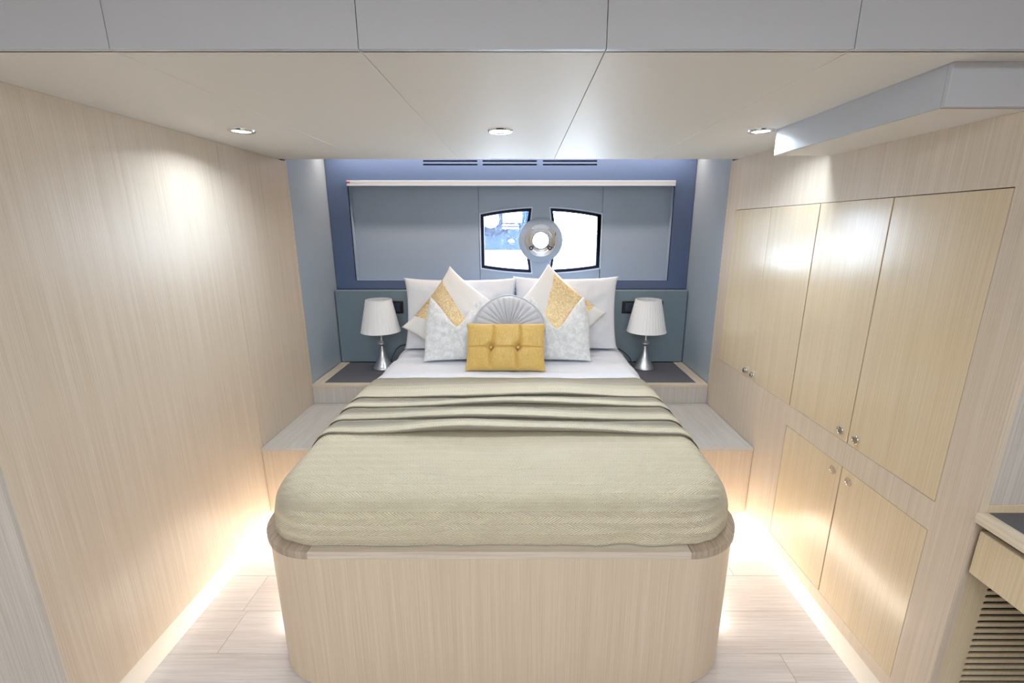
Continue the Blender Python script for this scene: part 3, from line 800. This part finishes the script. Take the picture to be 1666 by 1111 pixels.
o = tube('lamp_cord', spline([(-0.893, 3.045, z_+0.001), (-0.925, 3.06, z_+0.02), (-0.920, 3.075, 0.65), (-0.900, 3.09, 0.69), (-0.882, 3.10, 0.718), (-0.855, 3.12, 0.732), (-0.82, 3.13, 0.728), (-0.80, 3.14, 0.66)]), 0.0032, 'black'); tag(o, 'black cord from the left lamp rising behind the pillow', 'cord', 'lamp cords')
o = tube('lamp_cord', spline([(0.786, 3.03, z_+0.001), (0.778, 3.04, z_+0.03), (0.768, 3.055, 0.655), (0.743, 3.08, 0.681), (0.715, 3.11, 0.700), (0.69, 3.13, 0.702), (0.67, 3.14, 0.65)]), 0.0032, 'black'); tag(o, 'black cord from the right lamp dropping behind the mattress', 'cord', 'lamp cords')

# wall switch and socket plates on the headboard
for i, (x0, x1, s) in enumerate(((-1.103, -0.838, 1), (0.716, 1.006, -1))):
    t = thing('switch_plate', ((x0+x1)/2, 3.165, 0.955), 'black switch plate on the headboard behind the %s lamp' % ('left', 'right')[i], 'switch', 'switch plates on the headboard')
    cbox('frame', (x0, x1, 3.157, 3.1648, 0.957, 1.047), 'black', t, 0.005, 3)
    n = 4; wdt = (x1-x0-0.04)/n
    for k in range(n):
        cbox('rocker', (x0+0.02+k*wdt+0.002, x0+0.02+(k+1)*wdt-0.002, 3.153, 3.1572, 0.972, 1.032), 'slateplastic', t, 0.002)

# ------------------------------------------------------------------ built-in wardrobe on the right
wd = thing('built_in_wardrobe', (XR+0.02, 1.85, 0.1), 'long veneered wardrobe wall with four tall and two low doors', 'wardrobe')
ax_side = lambda x: (lambda a, b, d: (x+d, a, b))
YD = [1.132, 1.492, 1.852, 2.214, 2.578]
UZ0, UZ1, LZ0, LZ1 = 0.790, 1.645, 0.150, 0.700
fr = holed('face_frame', rect(Y0-0.010, YW, 0.10, ZC), [rect(YD[0], YD[4], UZ0, UZ1), rect(YD[0], YD[2], LZ0, LZ1)], 0.020, 'wall', ax_side(XR), wd, 0.0)
cbox('edge_strip', (XR, XR+0.02, YW, YW+0.012, 0.468, ZC+0.004), 'trim', wd)
cbox('frame_end', (XR+0.0005, XR+0.0205, Y0-0.013, Y0-0.0105, 0.10, ZC), 'wall', wd)
cbox('carcass', (XR+0.026, XR+0.038, Y0+0.03, YW, 0.10, ZC), 'dark', wd)
g = 0.0024
def knob(parent, y, z, out):
    k = lathe('knob', [(0.0160, -0.001), (0.0160, 0.003+out*0.35), (0.0150, 0.0045+out*0.5), (0.0128, 0.0048+out*0.5), (0.0120, 0.0032+out*0.5), (0.0104, 0.0032+out*0.5), (0.0100, 0.0040+out), (0.0, 0.0046+out)], 'satin', parent, 40, 'x', True, 25)
    k.location = Vector((XR, y, z))-wloc(parent)
    return k
dv = [(0, 'u'), (1, 'u'), (2, 'u'), (3, 'u'), (0, 'l'), (1, 'l')]
ku = {0: 1.454, 1: 1.533, 2: 2.176, 3: 2.252}
for i, kd in dv:
    za, zb_ = (UZ0, UZ1) if kd == 'u' else (LZ0, LZ1)
    lft = 0.0 if i != 2 else 0.0
    d = cbox('door', (XR+0.0005, XR+0.020, YD[i]+g, YD[i+1]-g, za+g, zb_-g), 'door', wd, 0.0012, 2)
    if kd == 'u':
        d.rotation_euler.z = (0.0, R(0.10), R(-0.12), R(0.7))[i]
        knob(d, {0: 1.454, 1: 1.533, 2: 2.176+0.0, 3: 2.252}[i], 0.825, 0.0 if i < 2 else 0.013)
    else: knob(d, {0: 1.450, 1: 1.533}[i], 0.661, -0.002)

# ------------------------------------------------------------------ desk at the right foreground
dk = thing('desk', (1.6, 0.2, 0), 'built-in desk with dark grey top and pale drawer at right edge', 'desk')
cbox('worktop', (XR+0.024, 2.28, -0.9, Y0-0.013, 0.812, 0.8375), 'mat', dk, 0.001)
cbox('edge_trim', (XR-0.008, XR+0.0235, -0.9, Y0-0.013, 0.812, 0.839), 'trim', dk, 0.002)
dr = cbox('drawer', (XR+0.006, XR+0.028, -0.55, Y0-0.022, 0.664, 0.790), 'door', dk, 0.003, 3); dr['label'] = 'pale veneered drawer front'
cbox('drawer_carcass', (XR+0.034, 2.2, -0.6, Y0-0.014, 0.672, 0.811), 'dark', dk)
slots = [slot(1.262, 2.0, 0.598-i*0.0212, 0.0105) for i in range(25)]
lp = holed('louvred_panel', rect(XR+0.021, 2.29, 0.0, 0.858), slots, 0.005, M['door'], lambda a, b, d: (a, Y0-0.012+d, b), dk, 0.0006)
lp['label'] = 'veneered panel with rows of long routed air slots'
cbox('louvre_backing', (XR+0.03, 2.2, Y0+0.020, Y0+0.028, 0.01, 0.85), 'dark', dk)

# ------------------------------------------------------------------ ceiling downlights
for i, x in enumerate((-1.070, -0.080, 0.917)):
    t = thing('ceiling_light', (x, 1.866, ZC), ('recessed round downlight nearest the left wall', 'recessed round downlight in the middle of the ceiling', 'recessed round downlight beside the boxed soffit')[i], 'ceiling light', 'ceiling downlights')
    lathe('bezel', [(0.033, -0.001), (0.034, -0.005), (0.040, -0.007), (0.047, -0.005), (0.049, -0.0002)], 'chrome', t, 40)
    lathe('diffuser', [(0, -0.004), (0.030, -0.0035), (0.034, -0.001)], 'lens', t, 32)
    l = D.lights.new('lamp_light', 'AREA'); l.shape = 'DISK'; l.size = 0.06; l.energy = 2.3; l.color = COOL; l.spread = R(150)
    lo = D.objects.new('lamp_light', l); COL.objects.link(lo); lo.parent = t; lo.location = (0, 0, -0.010)

# ------------------------------------------------------------------ neighbouring boat seen through the left pane
bt = thing('neighbouring_boat', (-1.6, 7.0, -2.0), 'blue and white boat moored outside, seen through the left window pane', 'boat')
bmx = bmesh.new()
prof = [(6.6, -2.0), (6.2, 0.2), (6.25, 1.05), (6.5, 1.22), (10.5, 1.22), (10.5, -2.0)]
def extr(prof, x0, x1, nm, mat):
    bm = bmesh.new(); o_ = wloc(bt)
    A = [bm.verts.new((x0-o_.x, y-o_.y, z-o_.z)) for y, z in prof]; B = [bm.verts.new((x1-o_.x, y-o_.y, z-o_.z)) for y, z in prof]
    bm.faces.new(A); bm.faces.new(B[::-1]); n = len(prof)
    for i in range(n): bm.faces.new((A[i], A[(i+1) % n], B[(i+1) % n], B[i]))
    return obj(nm, bm, mat, bt)
extr(prof, -2.3, 0.16, 'hull', 'boatwhite')
extr([(6.9, 1.0), (7.0, 2.9), (9.5, 2.9), (9.5, 1.0)], -2.1, 0.14, 'cabin', 'boatblue')
o_ = lathe('porthole_surround', [(0, 0.03), (0.26, 0.03), (0.28, 0.0)], 'boatdark', bt, 40, 'y'); o_.location = Vector((-0.44, 6.90, 1.70))-wloc(bt)
o_ = lathe('porthole_glass', [(0, 0.06), (0.105, 0.06), (0.125, 0.03)], 'boatwhite', bt, 40, 'y'); o_.location = Vector((-0.45, 6.88, 1.67))-wloc(bt)
cbox('hatch', (-0.27, 0.01, 6.86, 6.95, 1.62, 1.96), 'boatwhite', bt, 0.01)
for z in (1.585, 1.545): cbox('hand_rail', (-0.28, -0.04, 6.84, 6.88, z-0.010, z+0.010), 'boatwhite', bt, 0.005)
o_ = lathe('deck_light', [(0, 0.03), (0.04, 0.03), (0.045, 0.0)], 'boatwhite', bt, 24, 'y'); o_.location = Vector((-0.15, 6.87, 1.36))-wloc(bt); o_.scale = (1, 1, 0.5)
